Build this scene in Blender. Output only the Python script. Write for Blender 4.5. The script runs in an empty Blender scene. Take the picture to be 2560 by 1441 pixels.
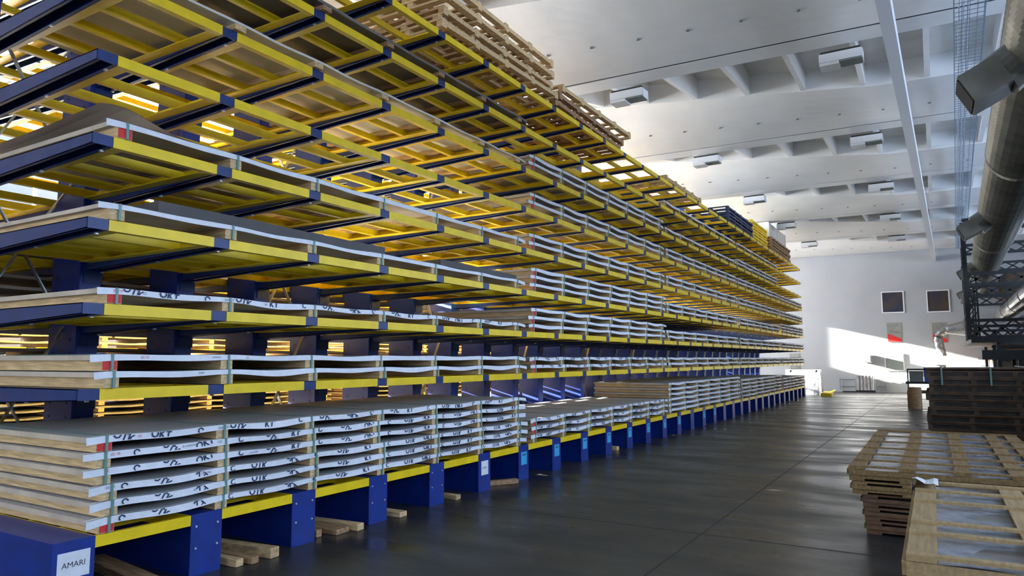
import bpy, bmesh, math, random
from mathutils import Vector, Matrix
random.seed(7)
sc = bpy.context.scene
COL = sc.collection
PI = math.pi

# ------------------------------------------------------------------ camera
F_PX, YAW, PIT, ROLL, CZ = 1755.0, 0.538942, 0.1018278, -0.0032474, 1.656
cy, sy = math.cos(YAW), math.sin(YAW)
fwd = Vector((-sy * math.cos(PIT), cy * math.cos(PIT), math.sin(PIT)))
rt = Vector((cy, sy, 0)); up = rt.cross(fwd)
r2 = rt * math.cos(ROLL) + up * math.sin(ROLL)
u2 = -rt * math.sin(ROLL) + up * math.cos(ROLL)
cam = bpy.data.cameras.new('camera'); cam_o = bpy.data.objects.new('camera', cam); COL.objects.link(cam_o)
cam.sensor_width = 36; cam.lens = 36 * F_PX / 2560; cam.clip_start = .05; cam.clip_end = 300
m = Matrix((r2, u2, -fwd)).transposed().to_4x4(); m.translation = Vector((0, 0, CZ))
cam_o.matrix_world = m
sc.camera = cam_o

# ------------------------------------------------------------------ world, sun, exposure
YE, XL, XR, YB = 39.3, -17.0, 7.5, -8.0        # end wall, left wall, right wall, wall behind the camera
w = bpy.data.worlds.new('world'); sc.world = w; w.use_nodes = True
w.node_tree.nodes['Background'].inputs[0].default_value = (.62, .78, 1, 1)
w.node_tree.nodes['Background'].inputs[1].default_value = 1.0
SD = Vector((1, .12, -.265)).normalized()
sl = bpy.data.lights.new('sun', 'SUN'); sl.energy = 220; sl.color = (1, .93, .80); sl.angle = math.radians(.6)
so = bpy.data.objects.new('sun', sl); COL.objects.link(so); so.rotation_euler = SD.to_track_quat('-Z', 'Y').to_euler(); so.location = (-40, 0, 20)
def area(name, loc, d, sx, sy_, power, col):
    l = bpy.data.lights.new(name, 'AREA'); l.shape = 'RECTANGLE'; l.size = sx; l.size_y = sy_; l.energy = power; l.color = col
    o = bpy.data.objects.new(name, l); COL.objects.link(o); o.location = loc
    o.rotation_euler = Vector(d).to_track_quat('-Z', 'Y').to_euler(); return o
area('left_window_daylight', (XL - .4, 21, 4.85), (1, 0, 0), 34, 3.6, 13200, (.93, .97, 1))
area('right_window_daylight', (XR + .4, 14, 4.6), (-1, 0, .0), 40, 3.0, 3200, (.58, .74, 1))
area('rear_window_daylight', (-7.5, YB - .4, 3.0), (0, 1, 0), 10, 4.0, 600, (.78, .88, 1))
vs = sc.view_settings
vs.view_transform = 'Standard'; vs.look = 'None'; vs.gamma = 1; vs.use_curve_mapping = False; vs.exposure = 0.0

# ------------------------------------------------------------------ materials
def mat(name, col, rough=.6, metal=0, var=0, scale=8, bump=0, stretch=(1, 1, 1), col2=None, spec=None, detail=6):
    mt = bpy.data.materials.new(name); mt.use_nodes = True; nt = mt.node_tree; b = nt.nodes['Principled BSDF']
    b.inputs['Base Color'].default_value = (*col, 1); b.inputs['Roughness'].default_value = rough; b.inputs['Metallic'].default_value = metal
    if spec is not None: b.inputs['Specular IOR Level'].default_value = spec
    if var or bump or col2:
        tc = nt.nodes.new('ShaderNodeTexCoord'); mp = nt.nodes.new('ShaderNodeMapping'); mp.inputs['Scale'].default_value = stretch
        ns = nt.nodes.new('ShaderNodeTexNoise'); ns.inputs['Scale'].default_value = scale; ns.inputs['Detail'].default_value = detail
        geo = nt.nodes.new('ShaderNodeNewGeometry')
        nt.links.new(geo.outputs['Position'], mp.inputs[0]); nt.links.new(mp.outputs[0], ns.inputs['Vector'])
        c2 = col2 or tuple(min(1, c * (1 - var)) for c in col)
        c1 = col if col2 else tuple(min(1, c * (1 + var * .6)) for c in col)
        rp = nt.nodes.new('ShaderNodeValToRGB'); rp.color_ramp.elements[0].position = .35; rp.color_ramp.elements[1].position = .68
        rp.color_ramp.elements[0].color = (*c2, 1); rp.color_ramp.elements[1].color = (*c1, 1)
        nt.links.new(ns.outputs[0], rp.inputs[0]); nt.links.new(rp.outputs[0], b.inputs['Base Color'])
        if bump:
            bp = nt.nodes.new('ShaderNodeBump'); bp.inputs['Strength'].default_value = bump; bp.inputs['Distance'].default_value = .02
            nt.links.new(ns.outputs[0], bp.inputs['Height']); nt.links.new(bp.outputs[0], b.inputs['Normal'])
    return mt
M = dict(
    yellow=mat('yellow_paint', (.95, .67, .004), .42, var=.10, scale=6),
    blue=mat('blue_paint', (.003, .030, .26), .38, var=.18, scale=9),
    shaded_blue=mat('blue_paint_shaded', (.006, .030, .16), .40, var=.15, scale=9),  # same blue paint as the posts, darkened for the weaker light on the arms
    bolt=mat('zinc_bolt', (.75, .78, .8), .3, .8),
    wood=mat('pine_wood', (.74, .52, .27), .7, var=.28, scale=5, stretch=(1, 6, 12), bump=.1),
    wood2=mat('old_wood', (.42, .25, .13), .75, var=.4, scale=5, stretch=(1, 6, 12), bump=.1),
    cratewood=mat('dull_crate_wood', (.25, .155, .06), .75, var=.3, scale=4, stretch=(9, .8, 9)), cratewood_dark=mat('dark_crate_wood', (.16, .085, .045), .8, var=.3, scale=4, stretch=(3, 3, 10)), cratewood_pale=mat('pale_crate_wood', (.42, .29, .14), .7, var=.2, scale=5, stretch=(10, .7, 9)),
    wood3=mat('weathered_wood', (.60, .42, .22), .75, var=.35, scale=4, stretch=(3, 3, 10), bump=.1),
    darkcore=mat('dark_fill_core', (.035, .028, .024), .7, var=.4, scale=6), darkwood=mat('shade_dark_wood', (.10, .06, .035), .8, var=.4, scale=5),  # wood colour darkened for the shade on the pile; core fills it dark
    paper=mat('white_paper', (.80, .83, .90), .55, var=.07, scale=14),
    wrap=mat('grey_wrapping', (.58, .59, .62), .5, col2=(.36, .37, .40), scale=60, stretch=(.5, 3, 1)),
    board=mat('cardboard_sheet', (.62, .53, .42), .7, var=.15, scale=4),
    hardboard=mat('brown_hardboard', (.78, .60, .44), .6, var=.1, scale=3),
    pale=mat('pale_sheet', (.72, .69, .62), .45, var=.14, scale=2.2, stretch=(3, .4, 1)),
    dark=mat('dark_sheet', (.055, .05, .05), .5, var=.2, scale=3),
    greysheet=mat('dark_grey_sheet', (.17, .155, .14), .5, var=.2, scale=3),
    strap=mat('green_strap', (.16, .30, .27), .4),
    red=mat('red_paint', (.75, .03, .03), .6, var=.2, scale=60),
    redwrite=mat('red_marker', (.75, .18, .25), .6),
    ink=mat('dark_blue_print', (.015, .03, .10), .6),
    pencil=mat('grey_pencil', (.25, .26, .35), .6),
    cyan=mat('light_blue_sign', (.05, .40, .75), .5),
    signtext=mat('black_print', (.02, .02, .03), .6),
    floor=None, ceil=mat('white_ceiling_paint', (.84, .84, .84), .38, var=.05, scale=1.2),
    recess=mat('pale_roof_panel', (.84, .81, .76), .22, var=.12, scale=1.3, bump=.15),
    gap=mat('dark_gap', (.03, .03, .03), .8),
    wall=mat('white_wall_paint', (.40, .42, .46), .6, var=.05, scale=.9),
    white=mat('white_metal', (.78, .80, .84), .4),
    grille=mat('grey_grille', (.22, .25, .24), .6),
    steel=mat('dark_blue_steel', (.008, .010, .014), .5),
    galv=mat('galvanised_steel', (.42, .44, .45), .38, .8, var=.2, scale=10),
    duct=mat('dull_duct_metal', (.20, .195, .17), .38, .6, var=.25, scale=3),
    foil=mat('bright_duct_foil', (.62, .62, .60), .25, .95, var=.15, scale=5),
    winglass=mat('dark_window_glass', (.012, .022, .06), .12, col2=(.10, .06, .015), scale=.8),
    plastic=mat('plastic_wrap', (.30, .33, .38), .18, var=.3, scale=9, bump=.6),
    bluebox=mat('blue_plastic', (.02, .10, .45), .45), tray=mat('blue_grey_wire', (.22, .33, .48), .45, .4),
    silver=mat('aluminium_sheet', (.42, .43, .46), .25, .7, var=.35, scale=4, stretch=(1, 2, 1)),
    navybox=mat('dark_blue_crate_paint', (.012, .03, .10), .5),
)
# concrete floor, dark, worn and slightly polished, with joints
fm = bpy.data.materials.new('polished_concrete'); fm.use_nodes = True; nt = fm.node_tree; b = nt.nodes['Principled BSDF']
g = nt.nodes.new('ShaderNodeNewGeometry')
n1 = nt.nodes.new('ShaderNodeTexNoise'); n1.inputs['Scale'].default_value = .7; n1.inputs['Detail'].default_value = 8
n2 = nt.nodes.new('ShaderNodeTexNoise'); n2.inputs['Scale'].default_value = 14; n2.inputs['Detail'].default_value = 8
for n in (n1, n2): nt.links.new(g.outputs['Position'], n.inputs['Vector'])
r1 = nt.nodes.new('ShaderNodeValToRGB'); r1.color_ramp.elements[0].position = .3; r1.color_ramp.elements[1].position = .7
r1.color_ramp.elements[0].color = (.030, .032, .036, 1); r1.color_ramp.elements[1].color = (.065, .066, .068, 1)
mx = nt.nodes.new('ShaderNodeMix'); mx.data_type = 'RGBA'; mx.blend_type = 'MULTIPLY'; mx.inputs[0].default_value = .6
nt.links.new(n1.outputs[0], r1.inputs[0]); nt.links.new(r1.outputs[0], mx.inputs[6]); nt.links.new(n2.outputs[0], mx.inputs[7])
nt.links.new(mx.outputs[2], b.inputs['Base Color'])
r3 = nt.nodes.new('ShaderNodeMapRange'); r3.inputs[1].default_value = .35; r3.inputs[2].default_value = .65; r3.inputs[3].default_value = .22; r3.inputs[4].default_value = .46
mp = nt.nodes.new('ShaderNodeMapping'); mp.inputs['Scale'].default_value = (.5, 1.5, 1); nw = nt.nodes.new('ShaderNodeTexNoise'); nw.inputs['Scale'].default_value = 1.1; nw.inputs['Detail'].default_value = 6
nt.links.new(g.outputs['Position'], mp.inputs[0]); nt.links.new(mp.outputs[0], nw.inputs['Vector'])
nt.links.new(nw.outputs[0], r3.inputs[0]); nt.links.new(r3.outputs[0], b.inputs['Roughness'])
bp = nt.nodes.new('ShaderNodeBump'); bp.inputs['Strength'].default_value = .06; bp.inputs['Distance'].default_value = .01
nt.links.new(n2.outputs[0], bp.inputs['Height']); nt.links.new(bp.outputs[0], b.inputs['Normal'])
M['floor'] = fm
gm = bpy.data.materials.new('window_glass'); gm.use_nodes = True; nt = gm.node_tree; nt.nodes.remove(nt.nodes['Principled BSDF'])
tr = nt.nodes.new('ShaderNodeBsdfTransparent'); gl = nt.nodes.new('ShaderNodeBsdfGlossy'); gl.inputs['Roughness'].default_value = .03
ms = nt.nodes.new('ShaderNodeMixShader'); ms.inputs[0].default_value = .06
nt.links.new(tr.outputs[0], ms.inputs[1]); nt.links.new(gl.outputs[0], ms.inputs[2]); nt.links.new(ms.outputs[0], nt.nodes['Material Output'].inputs[0])
M['glass'] = gm

# ------------------------------------------------------------------ helpers
class MB:
    def __init__(s): s.v = []; s.f = []; s.m = []; s.mats = []
    def mi(s, mk):
        if mk not in s.mats: s.mats.append(mk)
        return s.mats.index(mk)
    def hexa(s, p, mk):
        i = len(s.v); s.v += [tuple(q) for q in p]; k = s.mi(mk)
        for f in ((0, 3, 2, 1), (4, 5, 6, 7), (0, 1, 5, 4), (1, 2, 6, 5), (2, 3, 7, 6), (3, 0, 4, 7)):
            s.f.append(tuple(i + a for a in f)); s.m.append(k)
    def box(s, x0, x1, y0, y1, z0, z1, mk):
        s.hexa([(x0, y0, z0), (x1, y0, z0), (x1, y1, z0), (x0, y1, z0), (x0, y0, z1), (x1, y0, z1), (x1, y1, z1), (x0, y1, z1)], mk)
    def bar(s, a, b_, w_, h_, mk, upv=(0, 0, 1)):
        a = Vector(a); b_ = Vector(b_); d = (b_ - a).normalized(); u = Vector(upv)
        if abs(d.dot(u)) > .99: u = Vector((1, 0, 0))
        r = d.cross(u).normalized(); u = r.cross(d); r *= w_ / 2; u *= h_ / 2
        s.hexa([a - r - u, b_ - r - u, b_ + r - u, a + r - u, a - r + u, b_ - r + u, b_ + r + u, a + r + u], mk)
    def tube(s, pts, rads, mk, n=12, caps=True):
        k = s.mi(mk); rings = []
        pts = [Vector(p) for p in pts]
        for i, p in enumerate(pts):
            d = (pts[min(i + 1, len(pts) - 1)] - pts[max(i - 1, 0)]).normalized()
            u = Vector((0, 0, 1)) if abs(d.z) < .95 else Vector((0, 1, 0))
            r = d.cross(u).normalized(); u = r.cross(d)
            R = rads[i] if hasattr(rads, '__len__') else rads
            st = len(s.v); rings.append(st)
            for j in range(n):
                a = 2 * PI * j / n; s.v.append(tuple(p + r * R * math.cos(a) + u * R * math.sin(a)))
        for a, b_ in zip(rings, rings[1:]):
            for j in range(n):
                s.f.append((a + j, a + (j + 1) % n, b_ + (j + 1) % n, b_ + j)); s.m.append(k)
        if caps:
            s.f.append(tuple(rings[0] + j for j in reversed(range(n)))); s.m.append(k)
            s.f.append(tuple(rings[-1] + j for j in range(n))); s.m.append(k)
    def grid(s, fn, nu, nv, mk):
        k = s.mi(mk); st = len(s.v)
        for i in range(nu + 1):
            for j in range(nv + 1): s.v.append(tuple(fn(i / nu, j / nv)))
        for i in range(nu):
            for j in range(nv):
                a = st + i * (nv + 1) + j; s.f.append((a, a + 1, a + nv + 2, a + nv + 1)); s.m.append(k)
    def mesh(s, name):
        me = bpy.data.meshes.new(name); me.from_pydata(s.v, [], s.f)
        for mk in s.mats: me.materials.append(M[mk])
        me.polygons.foreach_set('material_index', s.m); me.update(); return me
    def build(s, name, parent=None, smooth=False):
        me = s.mesh(name)
        if smooth: me.polygons.foreach_set('use_smooth', [True] * len(me.polygons))
        return link(name, me, parent)
def link(name, me, parent=None, loc=None):
    o = bpy.data.objects.new(name, me); COL.objects.link(o)
    if parent: o.parent = parent
    if loc: o.location = loc
    return o
def tag(o, label=None, cat=None, group=None, kind=None):
    if label: o['label'] = label
    if cat: o['category'] = cat
    if group: o['group'] = group
    if kind: o['kind'] = kind
    return o
def thing(name, loc, label, cat, group=None, rz=0):
    o = bpy.data.objects.new(name, None); COL.objects.link(o); o.location = loc; o.rotation_euler = (0, 0, rz); o.empty_display_size = .2
    return tag(o, label, cat, group)
def copy_tree(o, parent=None):
    c = o.copy(); COL.objects.link(c)
    if parent: c.parent = parent
    for ch in o.children: copy_tree(ch, c)
    return c
_tc = {}
def text_mesh(s, size, bold=0):
    key = (s, size, bold)
    if key in _tc: return _tc[key]
    cu = bpy.data.curves.new('t', 'FONT'); cu.body = s; cu.size = size; cu.resolution_u = 2; cu.offset = bold; cu.align_x = 'CENTER'; cu.align_y = 'CENTER'
    o = bpy.data.objects.new('t', cu); COL.objects.link(o); bpy.context.view_layer.update()
    me = bpy.data.meshes.new_from_object(o); bpy.data.objects.remove(o); bpy.data.curves.remove(cu)
    _tc[key] = ([v.co.copy() for v in me.vertices], [tuple(p.vertices) for p in me.polygons]); bpy.data.meshes.remove(me)
    return _tc[key]
def add_text(mb, s, size, x, y, z, mk, rot=0, bold=0, zc=None):
    """text facing +x; zc=(z0,z1) crops it to the strip it is printed on"""
    vs_, fs = text_mesh(s, size, bold); k = mb.mi(mk); bm = bmesh.new(); ca, sa = math.cos(rot), math.sin(rot)
    bv = [bm.verts.new((x, y + v.x * ca - v.y * sa, z + v.x * sa + v.y * ca)) for v in vs_]
    for f in fs:
        try: bm.faces.new([bv[i] for i in f])
        except ValueError: pass
    if zc:
        for zz, nn in ((zc[0], -1), (zc[1], 1)):
            bmesh.ops.bisect_plane(bm, geom=bm.verts[:] + bm.edges[:] + bm.faces[:], plane_co=(0, 0, zz), plane_no=(0, 0, nn), clear_outer=True)
    bm.verts.index_update(); st = len(mb.v); mb.v += [tuple(v.co) for v in bm.verts]
    for f in bm.faces: mb.f.append(tuple(st + v.index for v in f.verts)); mb.m.append(k)
    bm.free()

# ------------------------------------------------------------------ room shell
def struct(o): o['kind'] = 'structure'; return o
f = MB(); f.box(XL - .3, XR + .3, YB - .3, YE + .3, -.2, 0, 'floor'); fl = struct(f.build('floor'))
j = MB()
def flline(a, b_, w_=.012): j.bar((a[0], a[1], .0008), (b_[0], b_[1], .0008), w_, .0016, 'gap')
for yy in (1.2, 6.85, 12.5, 18.1, 23.8, 29.4, 35.0): flline((-4.7, yy), (XR, yy - .1))
for xx in (-2.1, 3.6): flline((xx, YB), (xx + .35, YE))
j.build('floor_joint', fl)
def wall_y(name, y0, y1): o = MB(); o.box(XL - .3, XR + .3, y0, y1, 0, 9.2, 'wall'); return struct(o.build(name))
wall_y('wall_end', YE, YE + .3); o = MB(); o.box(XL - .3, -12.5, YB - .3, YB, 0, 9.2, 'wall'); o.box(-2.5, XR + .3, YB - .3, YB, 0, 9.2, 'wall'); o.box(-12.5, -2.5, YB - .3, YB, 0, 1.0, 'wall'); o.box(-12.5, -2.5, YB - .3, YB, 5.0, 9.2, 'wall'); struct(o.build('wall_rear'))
o = MB()
for k in range(6): o.box(-12.5 + 1.99 * k, -12.45 + 1.99 * k, YB - .2, YB - .1, 1.0, 5.0, 'white')
for zz in (1.0, 2.97, 4.95): o.box(-12.5, -2.5, YB - .2, YB - .1, zz, zz + .05, 'white')
rw = struct(o.build('window_0')); o = MB(); o.box(-12.5, -2.5, YB - .155, YB - .145, 1.0, 5.0, 'glass'); o.build('pane', rw)
def wall_x(name, x0, x1, zb, zt, ys, wn, glass_x, last_zb=None):
    """wall with a strip of windows between zb and zt; ys = window edges"""
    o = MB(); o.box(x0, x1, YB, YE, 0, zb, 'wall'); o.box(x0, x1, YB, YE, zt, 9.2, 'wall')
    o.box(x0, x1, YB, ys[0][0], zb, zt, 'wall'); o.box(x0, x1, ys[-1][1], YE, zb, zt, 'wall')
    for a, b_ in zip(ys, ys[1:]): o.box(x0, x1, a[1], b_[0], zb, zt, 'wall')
    if last_zb: o.box(x0, x1, ys[-1][0], ys[-1][1], zb, last_zb, 'wall')
    struct(o.build(name)); zb0 = zb
    for a, b_ in ys:
        zb = last_zb if last_zb and a == ys[-1][0] else zb0
        fr = MB(); t = .05
        fr.box(glass_x - .04, glass_x + .04, a, b_, zb, zb + t, 'white'); fr.box(glass_x - .04, glass_x + .04, a, b_, zt - t, zt, 'white')
        n = 4
        for k in range(n + 1):
            yy = a + (b_ - a - t) * k / n; fr.box(glass_x - .04, glass_x + .04, yy, yy + t, zb + t, zt - t, 'white')
        wo = struct(fr.build('window_%d' % wn[0])); wn[0] += 1
        gp = MB(); gp.box(glass_x - .004, glass_x + .004, a, b_, zb, zt, 'glass'); gp.build('pane', wo)
wn = [1]
wall_x('wall_left', XL - .3, XL, 3.0, 6.65, [(4.2 + 5.1 * k, 4.2 + 5.1 * k + 4.8) for k in range(6)] + [(35.0, 37.8)], wn, XL - .15, 4.5)
wall_x('wall_right', XR, XR + .3, 3.1, 6.1, [(-5 + 5.1 * k, -5 + 5.1 * k + 4.8) for k in range(8)], wn, XR + .15)

# ceiling: precast elements across the hall, 5.3 m apart
SL = .045
def sh(x, y): return y + SL * (x + .5)
ce = MB(); XA, XB = XL, XR
roof = MB(); roof.box(XL - .3, XR + .3, YB - .3, YE + .3, 8.9, 9.2, 'ceil')
def zn(x): return 6.9 + max(0, min(.75, .10 * (-.5 - x)))
NX = 24
dots = MB()
for n in range(-4, 6):
    J = 12.0 + 5.3 * n
    # strip after the joint
    y0, y1 = J + .075, J + .55
    ce.hexa([(XA, sh(XA, y0), 6.9), (XB, sh(XB, y0), 6.9), (XB, sh(XB, y1), 6.9), (XA, sh(XA, y1), 6.9),
             (XA, sh(XA, y0), 7.9), (XB, sh(XB, y0), 7.9), (XB, sh(XB, y1), 7.9), (XA, sh(XA, y1), 7.9)], 'ceil')
    yq, yr = J + .004, J + .072
    ce.hexa([(XA, sh(XA, yq), 6.915), (XB, sh(XB, yq), 6.915), (XB, sh(XB, yr), 6.915), (XA, sh(XA, yr), 6.915), (XA, sh(XA, yq), 7.0), (XB, sh(XB, yq), 7.0), (XB, sh(XB, yr), 7.0), (XA, sh(XA, yr), 7.0)], 'gap')
    # recess panel, gently curved
    def rp_(u, v):
        x = XA + (XB - XA) * u; y = J + .5 + 2.5 * v
        return (x, sh(x, y), 7.22 + .12 * math.sin(PI * v) + .10 * v + zn(x) - 6.9)
    ce.grid(rp_, NX, 6, 'recess')
    # wide band with its near edge rising to the left
    def bd(u, v):
        x = XA + (XB - XA) * u; y = J + 2.9 + 2.4 * v; e = zn(x)
        return (x, sh(x, y), e * (1 - v) + 6.9 * v - .05 * math.sin(PI * v))
    ce.grid(bd, 48, 8, 'ceil')
    def bf(u, v):
        x = XA + (XB - XA) * u; y = J + 2.9; return (x, sh(x, y), zn(x) + 1.0 * v)
    ce.grid(bf, 48, 1, 'ceil')
    def be(u, v):
        x = XA + (XB - XA) * u; return (x, sh(x, J + 5.3), 6.9 + v)
    ce.grid(be, 2, 1, 'gap')
    for k in range(-12, 8):      # ribs
        x = -.9 + 1.08 * k
        if x < XL or x > XR: continue
        za, zb = 6.98, zn(x) + .02
        yA, yB = sh(x, J + .54), sh(x, J + 2.92)
        for dx, ww, dz in ((0, .045, 0),):
            ce.hexa([(x - ww, yA, za + dz), (x + ww, yA, za + dz), (x + ww, yB, zb + dz), (x - ww, yB, zb + dz),
                     (x - ww, yA, 8.2), (x + ww, yA, 8.2), (x + ww, yB, 8.3), (x - ww, yB, 8.3)], 'ceil')
    for k in range(-6, 6):
        x = -1.47 + .835 * k; y = sh(x, J + 5.3 - 1.05); z = zn(x) * .44 + 6.9 * .56 - .05 * math.sin(PI * .56)
        dots.tube([(x, y, z - .012), (x, y, z + .02)], [.030, .045], 'grille', 8)
co = struct(ce.build('ceiling')); dots.build('anchor_hole', co); roof.build('roof_slab', co)

# ------------------------------------------------------------------ things fixed to the ceiling
BX, BY, BZ = .0232, 1.0, .0065     # direction of the runs along the hall
def along(x, y, z): return (x + BX * y, y, z)
b_ = MB(); b_.hexa([(-.66, -3, 6.30), (-.49, -3, 6.30), (.335, YE, 6.30), (.165, YE, 6.30), (-.66, -3, 6.56), (-.49, -3, 6.56), (.335, YE, 6.56), (.165, YE, 6.56)], 'white')
for k in range(8): yy = 2 + 5.3 * k; xx = -.575 + .0195 * (yy + 3); b_.box(xx - .02, xx + .02, yy, yy + .05, 6.55, 7.1, 'white')
tag(b_.build('ceiling_beam'), 'long white steel beam running along the hall under the ceiling', 'beam')
ct = MB(); z = 6.55
for xo in (.25, .63):
    for dz in (0, .06, .12): ct.bar(along(xo, -1, z + dz), along(xo, 38.3, z + dz + .15), .008, .008, 'tray')
for xo in (.345, .44, .535): ct.bar(along(xo, -1, z), along(xo, 38.3, z + .15), .008, .008, 'tray')
yy = 0
while yy < 38.2:
    zz = z + .15 * (yy + 1) / 39.3; ct.bar(along(.25, yy, zz), along(.63, yy, zz), .010, .008, 'tray')
    ct.bar(along(.25, yy, zz), along(.25, yy, zz + .12), .008, .008, 'tray'); ct.bar(along(.63, yy, zz), along(.63, yy, zz + .12), .008, .008, 'tray'); yy += .15
for xo in (.31, .37, .42): ct.tube([along(xo, -1, z + .02), along(xo, 38.3, z + .17)], .012, 'white', 6)
tag(ct.build('cable_tray'), 'blue-grey wire mesh cable tray hanging beside the white ceiling beam', 'cable tray')

def lamp_box():
    t = thing('ceiling_lamp', (0, 0, 0), 'x', 'ceiling lamp', 'white lamp boxes under the ceiling')
    h = MB(); h.box(-.33, .33, 0, .34, .05, .20, 'white'); h.box(-.33, -.02, .02, .32, 0, .05, 'white')
    h.box(.33, .345, .04, .30, .03, .20, 'white'); h.build('housing', t)
    g_ = MB(); g_.box(-.01, .32, .03, .31, .03, .052, 'grille'); g_.build('grille', t)
    d = MB(); d.box(-.31, .31, .04, .32, .201, .25, 'gap'); d.build('shadow_gap', t)  # dark slab stands in for the shadow between lamp and ceiling
    return t
proto = None
ordn = ['nearest', 'second', 'third', 'fourth', 'fifth']
for c_, (xs, side) in enumerate(((-4.85, 'above the blue and yellow rack'), (-1.09, 'beside the long white beam'))):
    for k in range(5):
        o = proto = proto or lamp_box()
        if c_ or k: o = copy_tree(proto)
        o.location = (xs + (.3 if c_ == 0 else 0) * k / 4, 12.42 + 5.28 * k + (.25 if c_ else 0), 6.65)
        o['label'] = 'white boxy lamp under the ceiling, %s %s' % (ordn[k], side)

# ------------------------------------------------------------------ the cantilever rack
D, Y0 = 4.99, 2.784
LZ = [.468, 1.464, 2.059, 2.659, 3.266, 3.878, 4.466, 5.076, 5.697]
XF, XP0, XP1, XREAR = -D, -6.90, -7.40, -9.31
NC = 32
def colc(k): return Y0 + k - .1     # centre of arm k
def add_arm(mb, xr, s, yc, zt, L_=1.905):
    """inverted U channel from root xr, towards s, tapering to the tip"""
    hr, ht, hw, t = .150, .078, .073, .007
    def P(x, y, z): return (xr + s * x, yc + y, zt + z)
    def slab(pts): mb.hexa(pts if s > 0 else [pts[i] for i in (1, 0, 3, 2, 5, 4, 7, 6)], 'shaded_blue')
    slab([P(0, -hw, -t), P(L_, -hw, -t), P(L_, hw, -t), P(0, hw, -t), P(0, -hw, 0), P(L_, -hw, 0), P(L_, hw, 0), P(0, hw, 0)])
    for q in (-1, 1):
        a, c = sorted((q * hw, q * (hw - t)))
        slab([P(0, a, -hr), P(L_, a, -ht), P(L_, c, -ht), P(0, c, -hr), P(0, a, 0), P(L_, a, 0), P(L_, c, 0), P(0, c, 0)])
        a, c = sorted((q * hw, q * (hw - .028)))
        slab([P(0, a, -hr), P(L_, a, -ht), P(L_, c, -ht), P(0, c, -hr), P(0, a, -hr + .006), P(L_, a, -ht + .006), P(L_, c, -ht + .006), P(0, c, -hr + .006)])
    slab([P(L_ - t, -hw, -ht), P(L_, -hw, -ht), P(L_, hw, -ht), P(L_ - t, hw, -ht), P(L_ - t, -hw, 0), P(L_, -hw, 0), P(L_, hw, 0), P(L_ - t, hw, 0)])
    mb.box(min(xr + s * 0, xr + s * .012), max(xr, xr + s * .012), yc - .085, yc + .085, zt - .26, zt + .04, 'shaded_blue')   # root plate
    for bx_ in (.06, .95, L_ - .12):
        x = xr + s * bx_; h = hr + (ht - hr) * bx_ / L_
        mb.box(x - .011, x + .011, yc + hw - .03, yc + hw - .008, zt - h - .014, zt - h, 'bolt')
def add_grid(mb, xf, s, y0, y1, zt, depth=1.83):
    """yellow shelf frame: tall front rail, flat bars along the rack, end pieces along the arms"""
    def bx_(a, c, p, q, z0, z1):
        xa, xb = sorted((xf + s * a, xf + s * c)); mb.box(xa, xb, p, q, z0, z1, 'yellow')
    bx_(0, -.035, y0, y1, zt - .076, zt)
    bx_(0, -.060, y0, y1, zt - .079, zt - .076)
    for p in (y0, y1 - .10): bx_(-.035, -depth, p, p + .10, zt - .076, zt - .070); q = y0 if p == y0 else y1 - .006; bx_(-.035, -depth, q, q + .006, zt - .070, zt)
    for k in range(1, 5):
        x = -(depth - .05) * k / 4.0
        bx_(x, x - .05, y0 + .006, y1 - .006, zt - .069, zt)
rack = thing('cantilever_rack', (0, 0, 0), 'long blue and yellow cantilever rack filling the left side of the hall', 'storage rack')
def add_post(mb, yc, zt=6.25):
    mb.box(XP1 + .03, XP0 - .03, yc - .012, yc + .012, 0, zt, 'blue')
    mb.box(XP0 - .03, XP0, yc - .095, yc + .095, 0, zt, 'blue'); mb.box(XP1, XP1 + .03, yc - .095, yc + .095, 0, zt, 'blue')
    for q in (-1, 1): mb.box(XP1 + .005, XP0 - .005, yc + q * .095 - .006, yc + q * .095 + .006, 0, zt, 'blue')
    for zz in [a - .20 for a in LZ[1:]] + [a - .33 for a in LZ[1:]]:
        for xx in (XP1 + .10, XP0 - .10): mb.box(xx - .012, xx + .012, yc - .1035, yc - .1005, zz - .012, zz + .012, 'gap')
post_me = None
for k in range(NC):
    if post_me is None:
        p = MB(); add_post(p, 0); post_me = p.mesh('post')
    link('post', post_me, rack, (0, colc(k) - .02, 0))
def base_mb():
    mb = MB(); mb.box(XREAR, XF - .012, -.11, .11, .0, .458, 'blue'); mb.box(XREAR, XF - .012, -.135, .135, .430, .466, 'blue')
    mb.box(XF - .012, XF, -.137, .137, .0, .468, 'blue'); mb.box(XREAR - .012, XREAR, -.137, .137, .0, .468, 'blue')
    mb.box(XREAR, XF + .004, -.13, .13, 0.0, .006, 'blue')
    return mb
bme = base_mb().mesh('base_beam'); boltmb = base_mb()
for yy in (-.095, .095):
    for zz in (.375, .21): boltmb.tube([(XF - .001, yy, zz), (XF + .008, yy, zz)], .009, 'bolt', 8)
bolt_me = boltmb.mesh('base_beam')
def sign_mb(kind):
    s = MB(); s.box(XF, XF + .0025, -.095, .10, .16, .335, 'paper' if kind == 'white' else 'cyan')
    if kind == 'white': add_text(s, 'AMARI', .052, XF + .0032, 0.0, .235, 'signtext', bold=0)
    return s
signs = {0: 'white', 5: 'white', 6: 'cyan', 7: 'cyan', 8: 'cyan', 9: 'cyan', 10: 'cyan', 11: 'cyan', 12: 'cyan', 13: 'cyan', 15: 'cyan', 16: 'cyan'}
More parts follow.
